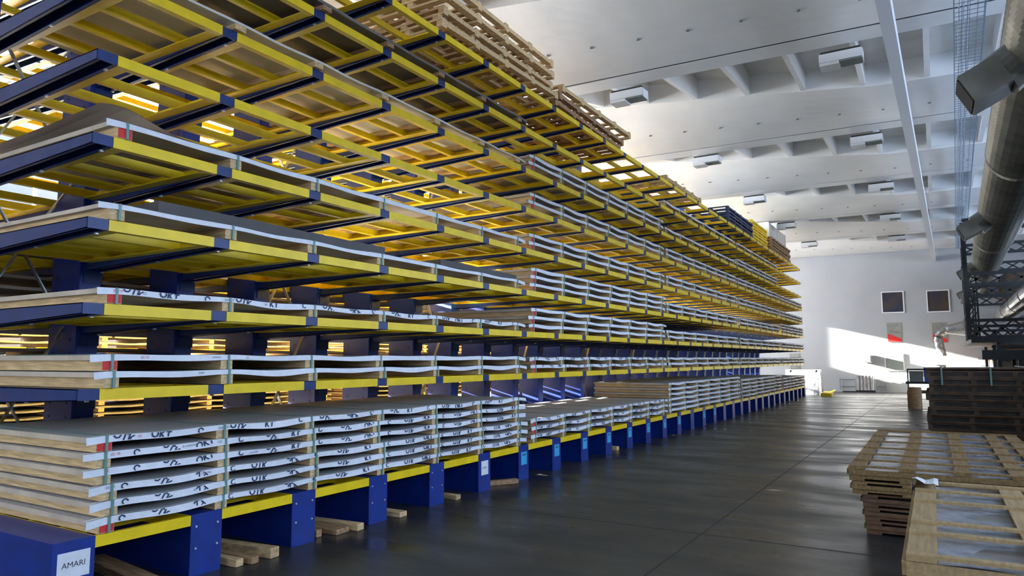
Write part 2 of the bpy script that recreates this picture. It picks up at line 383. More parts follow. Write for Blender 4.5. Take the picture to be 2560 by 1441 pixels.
for k in range(NC):
    bo = link('base_beam', bolt_me if k < 12 and k not in signs else bme, rack, (0, Y0 + k - .137, 0))
    if k in signs:
        s = MB(); z0, z1 = (.16, .335) if k == 0 else (.20, .375)
        if k == 0: z0, z1 = .225, .395
        yA, yB = (-.105, .105) if k in (0,) else (-.075, .085)
        s.box(XF + .0005, XF + .003, yA, yB, z0, z1, 'paper' if signs[k] == 'white' else 'cyan')
        if signs[k] == 'white': add_text(s, 'AMARI', .052 if k == 0 else .036, XF + .0037, .0, (z0 + z1) / 2, 'signtext', bold=0)
        else:
            add_text(s, 'AMARI', .036, XF + .0037, .005, z1 - .04, 'ink', bold=.001)
        so_ = s.build('sign', bo); so_['label'] = ('white' if signs[k] == 'white' else 'light blue') + ' paper sign'
arm_f = MB(); add_arm(arm_f, 0, 1, 0, 0); arm_me = arm_f.mesh('arm')
rest = MB()
for k in range(NC):
    for l in range(1, 9):
        if k < 12: link('arm', arm_me, rack, (XP0, colc(k), LZ[l]))
        else: add_arm(rest, XP0, 1, colc(k), LZ[l])
        add_arm(rest, XP1, -1, colc(k), LZ[l])
tag(rest.build('arm', rack), kind='stuff')
gf = MB(); add_grid(gf, 0, 1, .073, .927, 0); grid_me = gf.mesh('shelf_grid')
gb = MB(); add_grid(gb, 0, 1, .038, .76, 0); gridb_me = gb.mesh('shelf_grid_base')
rest = MB()
for k in range(NC - 1):
    for l in range(9):
        if l == 0:
            if k < 11: link('shelf_grid', gridb_me, rack, (XF, Y0 + k - .038 + .0, LZ[0] - .002))
            else: add_grid(rest, XF, 1, Y0 + k, Y0 + k + .726, LZ[0] - .002)
            continue
        if k < 11: link('shelf_grid', grid_me, rack, (XF, colc(k), LZ[l]))
        else: add_grid(rest, XF, 1, colc(k) + .073, colc(k) + .927, LZ[l])
    for l in range(1, 9): add_grid(rest, XREAR, -1, colc(k) + .073, colc(k) + .927, LZ[l])
tag(rest.build('shelf_grid', rack), kind='stuff')
for k in range(0, NC - 1, 3):     # cross braces between the posts
    for za, zb in ((.5, 2.0), (2.0, 3.4), (3.4, 4.9), (4.9, 6.2)):
        br = MB(); ya, yb = colc(k) + .07, colc(k + 1) - .11
        br.bar((-7.14, ya, za), (-7.14, yb, zb), .012, .045, 'galv', (1, 0, 0)); br.bar((-7.16, ya, zb), (-7.16, yb, za), .012, .045, 'galv', (1, 0, 0))
        br.build('cross_brace', rack)

# ------------------------------------------------------------------ second rack beyond, against the left wall
r2k = thing('storage_rack', (0, 0, 0), 'yellow-railed rack by the far left wall, glimpsed through the near rack', 'storage rack')
XS = -13.5
Z2 = [.45, 1.30, 1.90, 2.55]
rp = MB(); ra = MB(); rg = MB()
for k in range(-6, 36):
    yc = Y0 + k + .45
    p = MB(); p.box(-15.9, -15.5, yc - .09, yc + .09, 0, 2.9, 'blue')
    if k == -6: pme = p.mesh('post')
    link('post', pme, r2k, (0, k + 6, 0))
    for zz in Z2: add_arm(ra, -15.5, 1, yc, zz, 2.0)
    if k < 35:
        for zz in Z2: rg.box(XS - .035, XS, yc + .075, yc + .925, zz - .07, zz, 'yellow'); [rg.box(XS - .4 * q - .06, XS - .4 * q, yc + .075, yc + .925, zz - .04, zz, 'yellow') for q in (1, 2, 3, 4)]
tag(ra.build('arm', r2k), kind='stuff'); tag(rg.build('shelf_rail', r2k), kind='stuff')

# ------------------------------------------------------------------ sheet packs
TIER = ['base tier', 'first shelf', 'second shelf', 'third shelf', 'fourth shelf', 'fifth shelf', 'sixth shelf', 'seventh shelf', 'top shelf']
SLOT = [(2.72, 5.95, 'nearest'), (8.85, 5.95, 'second'), (14.95, 6.5, 'third'), (21.65, 6.5, 'fourth'), (28.4, 5.3, 'farthest')]
_pm = {}
def prng(seed): return random.Random(seed)
def pack_meshes(L_, W_, hb, ts, kind, seed, nb, marks):
    key = (L_, W_, hb, ts, kind, seed, nb, marks)
    if key in _pm: return _pm[key]
    R = prng(seed * 31 + int(L_ * 10)); d = {}
    by = [.10 + (L_ - .30) * i / (nb - 1) + R.uniform(-.03, .03) * (0 < i < nb - 1) for i in range(nb)]
    wd = 'wood' if kind != 'dark' else 'wood2'
    b0 = MB(); b0.box(-W_, -.004, -.055, .055, 0, hb, wd); d['bearer'] = b0.mesh('bearer'); d['by'] = by
    amp = [R.uniform(.004, .016) for _ in range(nb)]
    def sag(y):
        for i in range(nb - 1):
            if by[i] <= y <= by[i + 1]:
                t = (y - by[i]) / (by[i + 1] - by[i]); return -amp[i] * math.sin(PI * t) ** 2
        if y < by[0]: return (by[0] - y) * (-.10 if seed % 2 else -.04)
        return (y - by[-1]) * (-.10 if seed % 3 else -.03)
    mk = {'white': 'wrap', 'pale': 'pale', 'dark': 'greysheet', 'brown': 'board'}[kind]
    N = int(L_ * 8)
    s = MB()
    def P(u, v, z): y = u * L_; return (-v * W_, y, hb + z + sag(y) * (1 - .5 * v))
    s.grid(lambda u, v: P(u, 1 - v, ts), N, 5, mk); s.grid(lambda u, v: P(u, v, 0), N, 5, 'board' if kind != 'pale' else 'pale')
    if kind == 'dark': s.mats[-1] = 'greysheet'
    s.grid(lambda u, v: P(u, 0, ts * v), N, 1, mk); s.grid(lambda u, v: P(1 - u, 1, ts * v), N, 1, mk)
    s.grid(lambda u, v: P(0, 1 - u, ts * v), 5, 1, 'board'); s.grid(lambda u, v: P(1, u, ts * v), 5, 1, mk)
    d['sheets'] = s.mesh('wrapped_sheets')
    if kind in ('white',):
        p = MB(); ph = [R.uniform(0, 6) for _ in range(3)]; fr_ = [R.uniform(1.5, 4) for _ in range(3)]
        def low(y): return -.006 + .0045 * (math.sin(y * fr_[0] + ph[0]) + math.sin(y * fr_[1] * 2 + ph[1]))
        y_a, y_b = -.02 - .03 * R.random(), L_ + .02
        def E(u, v):
            y = y_a + (y_b - y_a) * u; z = hb + sag(y) + low(y) * (1 - v) + (ts + .003) * v
            return (.004 + .004 * math.sin(y * 3.1 + ph[2]) * (1 - v) + .004 * (1 - v), y, z)
        p.grid(E, N * 2, 3, 'paper')
        p.grid(lambda u, v: tuple(a + b_ for a, b_ in zip(E(u, 1), (-.05 * v - .0, 0, .0015 * (1 - v) + .001))), N * 2, 1, 'paper')
        d['fn'] = (sag, low); mkm = p if marks else MB(); y = .16 + R.uniform(0, .2)
        seq = ['OTK', 'KT', 'C', 'OTK', 'OKT', 'C']; i = R.randrange(6)
        while y < L_ - .1:
            zc = (hb + sag(y) + .001, hb + sag(y) + ts + .002)
            add_text(mkm, seq[i % 6], .078 if seq[i % 6] != 'C' else .065, .0115, y, (zc[0] + zc[1]) / 2 + R.uniform(-.006, .006), 'ink', rot=R.uniform(-.7, .4), zc=zc, bold=.0016)
            y += R.uniform(.26, .36); i += 1
        d['paper'] = p.mesh('paper_edge')
    st = MB(); st.box(-.002, .0135, -.009, .009, -.001, hb + ts + .004, 'strap'); st.box(-W_, .012, -.009, .009, hb + ts + .002, hb + ts + .005, 'strap'); d['strap'] = st.mesh('strap')
    rd = MB(); rd.box(-.0035, .001, -.048, .05, .006, hb - .006, 'red'); d['red'] = rd.mesh('red_paint_mark')
    _pm[key] = d; return d
def make_pack(y, L_, z, hb, ts, kind, seed, label, group, nb=7, xf=XF + .012, W_=1.78, marks=False, straps=True, red=False, writing=None, cat='sheet pack', flip=False):
    d = pack_meshes(L_, W_, hb, ts, kind, seed, nb, marks)
    t = thing('sheet_pack', (xf, y, z), label, cat, group, PI if flip else 0)
    for yy in d['by']: link('bearer', d['bearer'], t, (0, yy, 0))
    sh_ = link('wrapped_sheets', d['sheets'], t)
    if 'paper' in d: link('paper_edge', d['paper'], sh_)['label'] = 'white folded paper edge'
    if straps:
        for i, yy in enumerate(d['by']):
            if i in (0, 1, 2, 3, 4, 5, 6): link('strap', d['strap'], t, (0, yy + .012, 0))
    if red: link('red_paint_mark', d['red'], t, (0, d['by'][0], 0))
    if writing and 'paper' in d:
        wmb = MB(); sag, low = d['fn']
        for tx, yy, mk, sz in writing:
            zz = hb + sag(yy) + ts / 2 + .001
            add_text(wmb, tx, sz, .0122, yy, zz, mk, rot=.03)
        wmb.build('handwriting', sh_)
    return t
ORD = ['bottom', 'second', 'third', 'fourth', 'fifth', 'sixth', 'seventh', 'eighth']
def stack(l, s, n, kind='white', hb=.074, ts=.036, marks=False, xf=None, jit=.03, red=(), writing=None, straps=True, dy=0, L_=None, nb=7, W_=1.78, z0=None, desc=None):
    ys, Ls, nm = SLOT[s]; z = LZ[l] + .003 if z0 is None else z0
    R = prng(l * 17 + s * 5)
    for i in range(n):
        pos = 'only one' if n == 1 else ('top one of %d' % n if i == n - 1 else ('bottom one of %d' % n if i == 0 else '%s from bottom' % ORD[i]))
        d0 = desc or {'white': 'white-edged sheet pack', 'pale': 'pale bare sheet pack', 'dark': 'dark grey sheet pack', 'brown': 'brown board-topped sheet pack'}[kind]
        make_pack(ys + dy + R.uniform(-jit, jit), L_ or Ls, z, hb, ts, kind, R.randrange(5) if not marks else R.randrange(3),
                  '%s on the %s, %s stack from camera, %s' % (d0, TIER[l], nm, pos), 'sheet packs on the rack', nb=nb, marks=marks and s < 2,
                  xf=(XF + .012 if xf is None else xf) + R.uniform(-.012, .012), red=i in red, writing=(writing or {}).get(i), straps=straps, W_=W_)
        z += hb + ts + .006
P_, RW = 'pencil', 'redwrite'
stack(0, 0, 6, marks=True, hb=.068, ts=.038, jit=.05, red=(0, 5), writing={
    5: [('3466826', 1.05, P_, .030), ('50', 2.1, P_, .030), ('EE', .35, RW, .03)], 4: [('EE 16', .18, RW, .030), ('FJ 3449393', .75, P_, .026), ('120', 1.02, P_, .028)],
    3: [('EE', .12, RW, .030), ('3449084', 1.35, P_, .026)], 2: [('EE 74', .10, P_, .028), ('3450742', .85, P_, .026)], 1: [('40', .75, P_, .028)]})
stack(0, 1, 3, marks=True, red=(1, 2)); stack(0, 2, 6, hb=.070); stack(0, 3, 5); stack(0, 4, 4)
stack(1, 0, 2, marks=False, red=(1,), hb=.078, writing={1: [('EE-33', .35, RW, .028), ('3440612', .95, P_, .024), ('50', 1.1 + .15, P_, .026)], 0: [('3440', .8, P_, .024)]})
for s_ in (1, 2, 3, 4): stack(1, s_, 2, marks=s_ == 1, red=(0, 1) if s_ == 1 else ())
stack(2, 0, 1, marks=True, red=(0,), ts=.036, writing={0: [('EE-14', .12, RW, .028), ('E2', .32, P_, .028), ('3460959', 1.05, P_, .028), ('50', 1.42, P_, .028)]})
stack(2, 1, 3, red=(0, 1, 2)); stack(2, 2, 2); stack(2, 3, 2); stack(2, 4, 2)
stack(3, 0, 1, hb=.085, ts=.03); stack(3, 1, 3, red=(0, 1, 2), hb=.072); stack(3, 2, 2); stack(3, 3, 2); stack(3, 4, 3)
stack(4, 0, 1, hb=.085, red=(0,)); stack(4, 1, 2, red=(0, 1)); stack(4, 2, 2); stack(4, 3, 2); stack(4, 4, 2)
stack(5, 1, 2, red=(0, 1)); stack(5, 2, 2); stack(5, 3, 2); stack(5, 4, 2)
stack(6, 0, 1, 'pale', hb=.05, ts=.022, straps=False, xf=XF + .05); stack(6, 1, 2, red=(0, 1)); stack(6, 2, 1); stack(6, 3, 2)
stack(7, 0, 1, 'dark', hb=.05, ts=.03, straps=False, xf=XF + .05); stack(7, 2, 1); stack(7, 3, 1)
# long dark sheets lying on the third shelf behind the white-edged pack
def slab(name, x0, x1, y0, y1, z0, z1, mk, label, cat, wob=.0, rz=0, grp=None):
    s = MB(); W_, L_ = x1 - x0, y1 - y0; N = max(4, int(L_ * 4))
    def P(u, v, t): y = u * L_; return (x0 + W_ * v, y0 + y, z0 + (z1 - z0) * t + wob * math.sin(y * 1.9 + v))
    s.grid(lambda u, v: P(u, 1 - v, 1), N, 2, mk); s.grid(lambda u, v: P(u, v, 0), N, 2, mk)
    s.grid(lambda u, v: P(u, 1, v), N, 1, mk); s.grid(lambda u, v: P(1 - u, 0, v), N, 1, mk)
    s.grid(lambda u, v: P(0, u, v), 2, 1, mk); s.grid(lambda u, v: P(1, 1 - u, v), 2, 1, mk)
    o = s.build(name); return tag(o, label, cat, grp)
slab('black_sheet', -6.6, -5.04, 3.15, 5.75, LZ[3] + .128, LZ[3] + .215, 'dark', 'thick black sheets on the third-shelf pack nearest the camera, left bundle', 'sheets', .006)
slab('black_sheet', -6.6, -5.04, 6.75, 8.55, LZ[3] + .128, LZ[3] + .20, 'dark', 'thick black sheets on the third-shelf pack nearest the camera, right bundle', 'sheets', .006)
# curled brown covering board on the fourth-shelf pack
cb = MB()
def curl(u, v):
    y = 2.66 + 1.5 * u; x = -5.02 - 1.75 * v
    return (x, y, LZ[4] + .128 + (.085 * math.exp(-((u - .12) * 5) ** 2) * (1 - v) ** 2 + .035 * math.exp(-(u * 4) ** 2)) + .003)
cb.grid(curl, 16, 12, 'hardboard'); cb.grid(lambda u, v: (lambda q: (q[0], q[1], q[2] + .005))(curl(u, 1 - v)), 16, 12, 'hardboard')
tag(cb.build('covering_board'), 'brown hardboard with curled-up corner on the fourth-shelf pack nearest camera', 'board')

# packs on the rear arms and on the second rack (seen in gaps)
def rear_pack(x, y, L_, z, seed, label, kind='white', grp='packs behind the posts', W_=1.5):
    make_pack(y, L_, z, .075, .03, kind, seed, label, grp, xf=x, straps=False, W_=W_, nb=6)
for s_, (ys, Ls, nm) in enumerate(SLOT):
    for i in range(4): rear_pack(-7.55, ys, Ls, LZ[0] + .004 + i * .11, s_ % 3, 'shadowed sheet pack behind posts on base tier, %s group, %s' % (nm, ORD[i]), 'brown')
    for l_, n_ in ((1, 3), (2, 4 if s_ < 3 else 3), (3, 2 if s_ in (0, 2) else 0)):
        for i in range(n_): rear_pack(-7.55, ys, Ls, LZ[l_] + .004 + i * .11, s_ % 3, 'shadowed sheet pack behind posts on %s, %s group, %s' % (TIER[l_], nm, ORD[i]), 'brown')
for s_, (ys, nm) in enumerate(((1.0, 'first'), (7.4, 'second'), (13.8, 'third'), (20.2, 'fourth'))):
    for i in range(6): rear_pack(XS + .01, ys, 6.0, Z2[0] + .004 + i * .125, 4, 'dark pack lowest on the far wall rack, %s from left, %s' % (nm, ORD[i]), 'dark', 'packs on the wall rack')  # darker kind than the packs above, to dim the glow in the low gap
    for i in range(2): rear_pack(XS + .01, ys, 6.0, Z2[2] + .004 + i * .125, 4, 'wooden-framed pack on the far wall rack, %s from left, %s' % (nm, ('lower', 'upper')[i]), 'brown', 'packs on the wall rack')
    for i in range(2): rear_pack(XS + .01, ys, 6.0, Z2[1] + .004 + i * .125, 4, 'dark pack low on the far wall rack, %s from left, %s' % (nm, ('lower', 'upper')[i]), 'brown', 'packs on the wall rack')

# ------------------------------------------------------------------ open wooden crates (pallets) on the top shelf
def crate_mesh(L_, W_, H_, wd, ny=6, nx=4, seed=0):
    R = prng(seed); c = MB()
    for i in range(nx):
        x = -W_ + (W_ - .09) * i / (nx - 1); c.box(x, x + .09, 0, L_, H_ * .24, H_ * .76, wd)
    for i in range(ny):
        y = (L_ - .10) * i / (ny - 1); c.box(-W_, 0, y, y + .095, 0, H_ * .24, wd); c.box(-W_, 0, y + R.uniform(-.01, .01), y + .09, H_ * .76, H_, wd)
    if wd == 'darkwood': c.box(-W_ + .03, -.03, .03, L_ - .03, .01, H_ - .01, 'darkcore')  # dark core added so the openings between slats look black
    return c.mesh('crate_frame')
_cm = {}
def crate(x, y, z, L_, W_, H_, wd, label, grp, rz=0, seed=0, cat='crate'):
    k = (round(L_, 2), W_, H_, wd, seed)
    if k not in _cm: _cm[k] = crate_mesh(L_, W_, H_, wd, max(3, int(L_ / .55)), 4, seed)
    o = link('wooden_crate', _cm[k], None, (x, y, z)); o.rotation_euler = (0, 0, rz); return tag(o, label, cat, grp)
z = LZ[8] + .003; R = prng(3)
for i in range(7):
    H_ = .118; crate(XF - .05 + R.uniform(-.14, .06), 6.70 + R.uniform(-.1, .15) + .02 * i, z, 3.0, 1.7, H_, ('wood', 'wood', 'wood3')[i % 3],
                     'open pine crate in the tall heap on the top shelf, %s' % (ORD[i] + (' of seven' if i == 0 else ' from bottom')), 'pine crates heaped on the top shelf', R.uniform(-.035, .035), i % 3); z += H_ + .004
z = LZ[8] + .003
for i in range(4):
    H_ = .125; crate(XF - .05 + R.uniform(-.12, .05), 10.0 + R.uniform(-.05, .1), z, 3.0, 1.6, H_, 'wood' if i == 3 else 'wood2',
                     'brown open crate in the lower heap on the top shelf, %s' % (ORD[i] + (' of four' if i == 0 else ' from bottom')), 'brown crates heaped on the top shelf', R.uniform(-.035, .035), i % 3); z += H_ + .004
crate(XF - .03, 15.3, LZ[8] + .003, 2.8, 1.5, .16, 'wood3', 'single thin open crate lying midway along the top shelf', None, 0, 1)
for i in range(5): crate(XF - .03, 21.0, LZ[8] + .003 + i * .105, 3.3, 1.6, .10, 'navybox', 'dark blue crate stacked near far end of top shelf, %s' % (ORD[i] + (' of five' if i == 0 else ' from bottom')), 'dark blue crates on the top shelf', .01 * (i % 2), i % 3)
for i in range(7): crate(XF - .1, 24.6, LZ[8] + .003 + i * .105, 2.5, 1.6, .10, 'yellow', 'yellow crate stacked near far end of top shelf, %s' % (ORD[i] + (' of seven' if i == 0 else ' from bottom')), 'yellow crates on the top shelf', .01 * (i % 2), i % 3)
for i in range(5): crate(XF - .02, 27.5, LZ[8] + .003 + i * .115, 4.0, 1.6, .11, 'wood2', 'brown crate at the far end of top shelf, %s' % (ORD[i] + (' of five' if i == 0 else ' from bottom')), 'brown crates at the far end of the top shelf', .01 * (i % 2), i % 3)
wb = MB(); wb.box(-6.8, -5.15, 27.7, 31.2, 6.30, 6.86, 'pale'); [wb.box(-6.82, -5.13, 27.7 + q, 27.78 + q, 6.29, 6.87, 'white') for q in (-.02, 1.7, 3.44)]
tag(wb.build('white_box'), 'big white box on the crates at the far end of the top shelf', 'box')
def bluebin(x, y, z, a, b_, c, label, mk='bluebox'):
    t = MB(); e = .03
    t.box(x, x + a, y, y + b_, z, z + e, mk)
    for q in ((x, x + e, y, y + b_), (x + a - e, x + a, y, y + b_), (x, x + a, y, y + e), (x, x + a, y + b_ - e, y + b_)): t.box(*q, z, z + c, mk)
    t.box(x - .02, x + a + .02, y - .02, y + .02, z + c - .04, z + c, mk); t.box(x - .02, x + a + .02, y + b_ - .02, y + b_ + .02, z + c - .04, z + c, mk)
    tag(t.build('storage_bin'), label, 'bin', 'blue bins on the top shelf')
for i, yy in enumerate((10.3, 12.0, 13.7)): bluebin(-8.9, yy, LZ[8] + .003, 1.3, 1.5, .38, 'blue bin behind the posts on the top shelf, %s from camera' % ordn[i])
bluebin(-6.5, 18.6, LZ[8] + .003, .6, .9, .3, 'small blue bin on the top shelf in front of the dark blue crates')
bluebin(-5.55, 24.34, LZ[8] + .003, .4, .22, .36, 'small blue bin between dark blue and yellow crates, top shelf')

# ------------------------------------------------------------------ timbers under the rack
def timber(x0, y0, x1, y1, w_, h_, z, wd, label):
    t = MB(); t.bar((x0, y0, z + h_ / 2), (x1, y1, z + h_ / 2), w_, h_, wd)
    o = t.build('timber'); bv = o.modifiers.new('b', 'BEVEL'); bv.width = .006; bv.segments = 2
    tag(o, label, 'timber', 'offcuts lying under the rack')
timber(-4.86, 4.22, -6.4, 4.05, .10, .085, .001, 'wood3', 'long square timber sticking out beneath the rack, largest, behind the second base plate')
timber(-4.86, 4.02, -6.3, 3.90, .075, .055, .001, 'wood2', 'thin timber left of the largest square one under the rack')
timber(-4.90, 3.90, -6.1, 3.86, .075, .060, .001, 'wood', 'timber nearest the second base plate under the rack')
timber(-5.0, 3.20, -6.0, 3.34, .16, .07, .001, 'wood2', 'broad plank half hidden beside the nearest base plate')
timber(-4.96, 5.12, -6.3, 5.05, .18, .050, .001, 'wood2', 'thick dark board between third and fourth base plates')
timber(-4.90, 5.30, -5.9, 5.22, .10, .065, .001, 'wood', 'orange-ended timber between third and fourth base plates')
timber(-5.05, 4.90, -5.25, 4.90, .07, .07, .001, 'wood2', 'small wood block right of the third base plate')
timber(-4.92, 5.97, -6.3, 5.95, .12, .055, .001, 'wood', 'timber end right of the fourth base plate')
timber(-4.95, 7.02, -6.3, 7.0, .10, .055, .001, 'wood3', 'timber end right of the fifth base plate')
timber(-4.92, 8.35, -5.2, 7.90, .09, .06, .001, 'wood2', 'timber lying along the rack before the seventh base plate')
timber(-5.05, 12.20, -6.2, 12.2, .12, .07, .001, 'wood', 'timber end under the rack farther along the aisle')

# ------------------------------------------------------------------ crates of sheet on the right
def sheet_crate(x0, x1, y0, y1, z0, h_, wd, label, grp, slats, boards, sheet='silver', foil=True):
    t = thing('sheet_crate', (x0, y0, z0), label, 'crate', grp); W_, L_ = x1 - x0, y1 - y0
    b0 = MB()
    for bx_ in boards: b0.box(bx_, bx_ + .13, 0, L_, 0, .02, wd)
    for by in slats: b0.box(0, W_, by, by + .07, .02, h_ * .40, wd)
    b0.build('bottom_frame', t)
    s = MB(); N = 30
    s.box(.04, W_ - .04, .05, L_ - .05, h_ * .40, h_ - .045, sheet)
    s.build('metal_sheets', t)
    if foil:
        q = MB(); R = prng(int(x0 * 100 + y0 * 10)); ph = [R.uniform(0, 6) for _ in range(4)]
        q.grid(lambda u, v: (.03 + (W_ - .06) * u, .03 + (L_ - .06) * (1 - v), h_ - .043 + .006 * math.sin(17 * u + 9 * v + ph[0]) * math.sin(23 * v + ph[1])), N, N, 'plastic'); q.build('plastic_film', t)
    for bx_ in boards:
        c = MB(); c.box(bx_, bx_ + .13, .0, L_, h_ - .034, h_ - .016, wd); c.build('long_board', t)
    for by in slats:
        c = MB(); c.box(0, W_, by, by + .06, h_ - .016, h_, wd); c.build('cross_slat', t)
    rim = MB(); rim.box(0, W_, -.02, 0, h_ * .42, h_ - .036, wd); rim.box(-.02, 0, 0, L_, h_ * .42, h_ - .036, wd); rim.box(W_, W_ + .02, 0, L_, h_ * .42, h_ - .036, wd); rim.box(0, W_, L_, L_ + .02, h_ * .42, h_ - .036, wd)
    rim.build('rim_board', t)
    return t
# nearer crates
sl1 = [.0, .52, .82, 1.52, 1.95, 2.34]; bd1 = [0.0, .52, 1.12, 1.6]
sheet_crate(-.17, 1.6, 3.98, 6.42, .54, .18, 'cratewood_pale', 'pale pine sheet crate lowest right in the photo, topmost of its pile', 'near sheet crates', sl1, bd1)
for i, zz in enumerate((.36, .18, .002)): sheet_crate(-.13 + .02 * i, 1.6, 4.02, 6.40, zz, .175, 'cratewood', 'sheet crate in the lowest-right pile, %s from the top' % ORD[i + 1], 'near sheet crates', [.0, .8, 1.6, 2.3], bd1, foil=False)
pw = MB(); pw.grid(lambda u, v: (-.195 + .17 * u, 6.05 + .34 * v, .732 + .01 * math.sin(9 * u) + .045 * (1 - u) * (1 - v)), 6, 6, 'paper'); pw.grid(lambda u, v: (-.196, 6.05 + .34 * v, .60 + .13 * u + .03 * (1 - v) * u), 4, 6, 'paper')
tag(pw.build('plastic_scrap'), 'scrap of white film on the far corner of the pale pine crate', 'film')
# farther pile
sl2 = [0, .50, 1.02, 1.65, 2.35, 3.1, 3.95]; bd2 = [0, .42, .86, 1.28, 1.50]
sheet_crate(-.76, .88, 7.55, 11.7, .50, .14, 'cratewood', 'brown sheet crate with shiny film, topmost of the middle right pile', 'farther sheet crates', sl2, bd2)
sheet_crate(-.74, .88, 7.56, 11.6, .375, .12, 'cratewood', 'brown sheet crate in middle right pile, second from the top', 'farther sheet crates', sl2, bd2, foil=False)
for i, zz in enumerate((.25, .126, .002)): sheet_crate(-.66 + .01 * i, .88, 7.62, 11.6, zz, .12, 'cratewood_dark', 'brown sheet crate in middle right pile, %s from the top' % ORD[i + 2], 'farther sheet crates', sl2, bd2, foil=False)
# dark piles farther on
def pile(x0, x1, y0, y1, ztop, n, wd, nm, grp):
    h_ = ztop / n; R = prng(n)
    for i in range(n):
        dx = R.uniform(-.05, .05); dy = R.uniform(-.05, .05)
        c = crate(x1 + dx, y0 + dy, .002 + i * h_, y1 - y0, x1 - x0, h_ - .003, wd, '%s, %s' % (nm, (ORD[i] if i < 8 else 'ninth') + (' one' if i == 0 else ' from bottom')), grp, 0, i % 2)
pile(-.15, 2.2, 17.35, 20.4, 1.40, 9, 'darkwood', 'dark timber crate in the shadowed right pile', 'dark crates in the shadowed right pile')
dt = slab('covering_sheet', -.15, 2.2, 17.4, 20.3, 1.42, 1.445, 'darkwood', 'thin dark sheet drooping on top of the shadowed right pile', 'sheet', .012)
for i in range(3):
    c = MB(); x0, zz = (.0, .85, 1.5)[i], 1.465
    c.box(x0 + .1, x0 + .13, 17.24, 20.3, zz, zz + .012, 'strap'); c.box(x0 + .1, x0 + .13, 17.24, 17.26, 1.1, zz, 'strap'); tag(c.build('strap'), 'packing strap over the shadowed right pile, %s from left' % ORD[i].replace('bottom', 'first'), 'strap', 'straps on the shadowed pile')
pile(2.4, 4.6, 11.5, 15.0, 1.8, 9, 'darkwood', 'dark timber crate at the right wall', 'dark crates at the right wall')
# goods before the end wall
g0 = MB(); g0.box(-.85, .2, 27.4, 28.6, .50, .56, 'steel'); g0.box(-.85, -.78, 27.4, 27.47, 0, .5, 'steel'); g0.box(.1, .2, 27.4, 27.47, 0, .5, 'steel'); g0.box(-.85, -.78, 28.5, 28.6, 0, .5, 'steel'); g0.box(.1, .2, 28.5, 28.6, 0, .5, 'steel')
g0.box(-.88, .22, 27.38, 28.6, .80, .86, 'steel'); g0.box(-.82, -.78, 27.4, 27.44, .5, 1.3, 'steel'); g0.box(.12, .16, 27.4, 27.44, .5, 1.3, 'steel'); g0.box(-.82, .16, 27.38, 27.42, 1.26, 1.31, 'steel')
tag(g0.build('steel_workbench'), 'dark steel workbench frame left of the shadowed pile', 'workbench')
dr = MB(); dr.tube([(-.62, 27.12, 0), (-.62, 27.12, .08), (-.62, 27.12, .45), (-.62, 27.12, .70)], [.20, .205, .205, .20], 'wood2', 20); tag(dr.build('drum'), 'brown drum standing at the corner of the dark workbench', 'drum')
gb_ = MB(); gb_.box(-.76, -.35, 27.5, 28.0, .87, 1.22, 'grille'); tag(gb_.build('grey_carton'), 'grey carton on the dark workbench', 'carton')
bb = MB(); bb.box(-.33, .15, 27.5, 28.2, .87, 1.34, 'bluebox'); bb.grid(lambda u, v: (-.35 + .55 * u, 27.5 + .7 * v, 1.345 + .03 * math.sin(3 * u)), 4, 4, 'bluebox'); tag(bb.build('blue_sack'), 'blue covered load beside grey carton on the dark workbench', 'load')
bk = MB(); bk.box(1.05, 3.4, 21.5, 23.5, 1.62, 1.86, 'steel'); [bk.box(x, x + .08, 21.6, 21.68, 0, 1.62, 'steel') for x in (1.8, 3.3)]; [bk.box(x, x + .08, 23.3, 23.38, 0, 1.62, 'steel') for x in (1.8, 3.3)]
tag(bk.build('black_table'), 'black beam-topped bench jutting before the bright end wall', 'bench')

# ------------------------------------------------------------------ ducts and gantry on the right
def dpt(xo, zo, y): return (xo + BX * y, y, CZ + zo + BZ * y)
du = thing('spiral_duct', (0, 0, 0), 'huge dull spiral air duct running down the right side', 'air duct')
def ribduct(name, xo, zo, R_, ya, yb, mk, parent, step=.07, amp=.02, n=32, ribs=True):
    N = int((yb - ya) / step); pts = [dpt(xo, zo, ya + (yb - ya) * i / N) for i in range(N + 1)]
    rr = [R_ + (amp if i % 2 else 0) * (1 if ribs else 0) for i in range(N + 1)]
    t = MB(); t.tube(pts, rr, mk, n); return t.build(name, parent, smooth=False)
X1, Z1, R1 = .98, 2.95, .43
for i, (a, c) in enumerate(((3, 12.5), (12.5, 21.5), (21.5, 30.5), (30.5, YE - .02))):
    ribduct('duct_section', X1, Z1, R1 - .015 * i, a, c - .1, 'duct', du)
    t = MB(); t.tube([dpt(X1, Z1, c - .14), dpt(X1, Z1, c + .02)], R1 + .022 - .015 * i, 'duct', 32); t.build('duct_collar', du)
for y in (7.9, 17.2, 26.8, 36.5):      # side outlets
    c0 = Vector(dpt(X1 - .2, Z1 - .12, y)); c1 = Vector(dpt(.50, Z1 - .34, y)); c2 = Vector(dpt(.26, Z1 - .46, y))
    t = MB(); t.tube([c0, c1], [.20, .22], 'duct', 20); tc_ = t.build('outlet_neck', du)
    d = (c2 - c1).normalized(); t = MB(); e = c1 + d * .32; t.bar(c1 - d * .02, e, .46, .30, 'duct'); t.bar(e, e + d * .012, .42, .26, 'gap'); t.build('outlet_box', tc_)
ha = MB()
for y in (6, 12.5, 19, 25.5, 32, 38): q = dpt(X1, Z1, y); ha.tube([(q[0], q[1], q[2] + R1 - .02), (q[0], q[1], 7.1)], .012, 'galv', 6)
ha.build('hanger_rod', du)
d2 = thing('foil_duct', (0, 0, 0), 'slim shiny foil duct sloping beneath the huge dull duct', 'air duct')
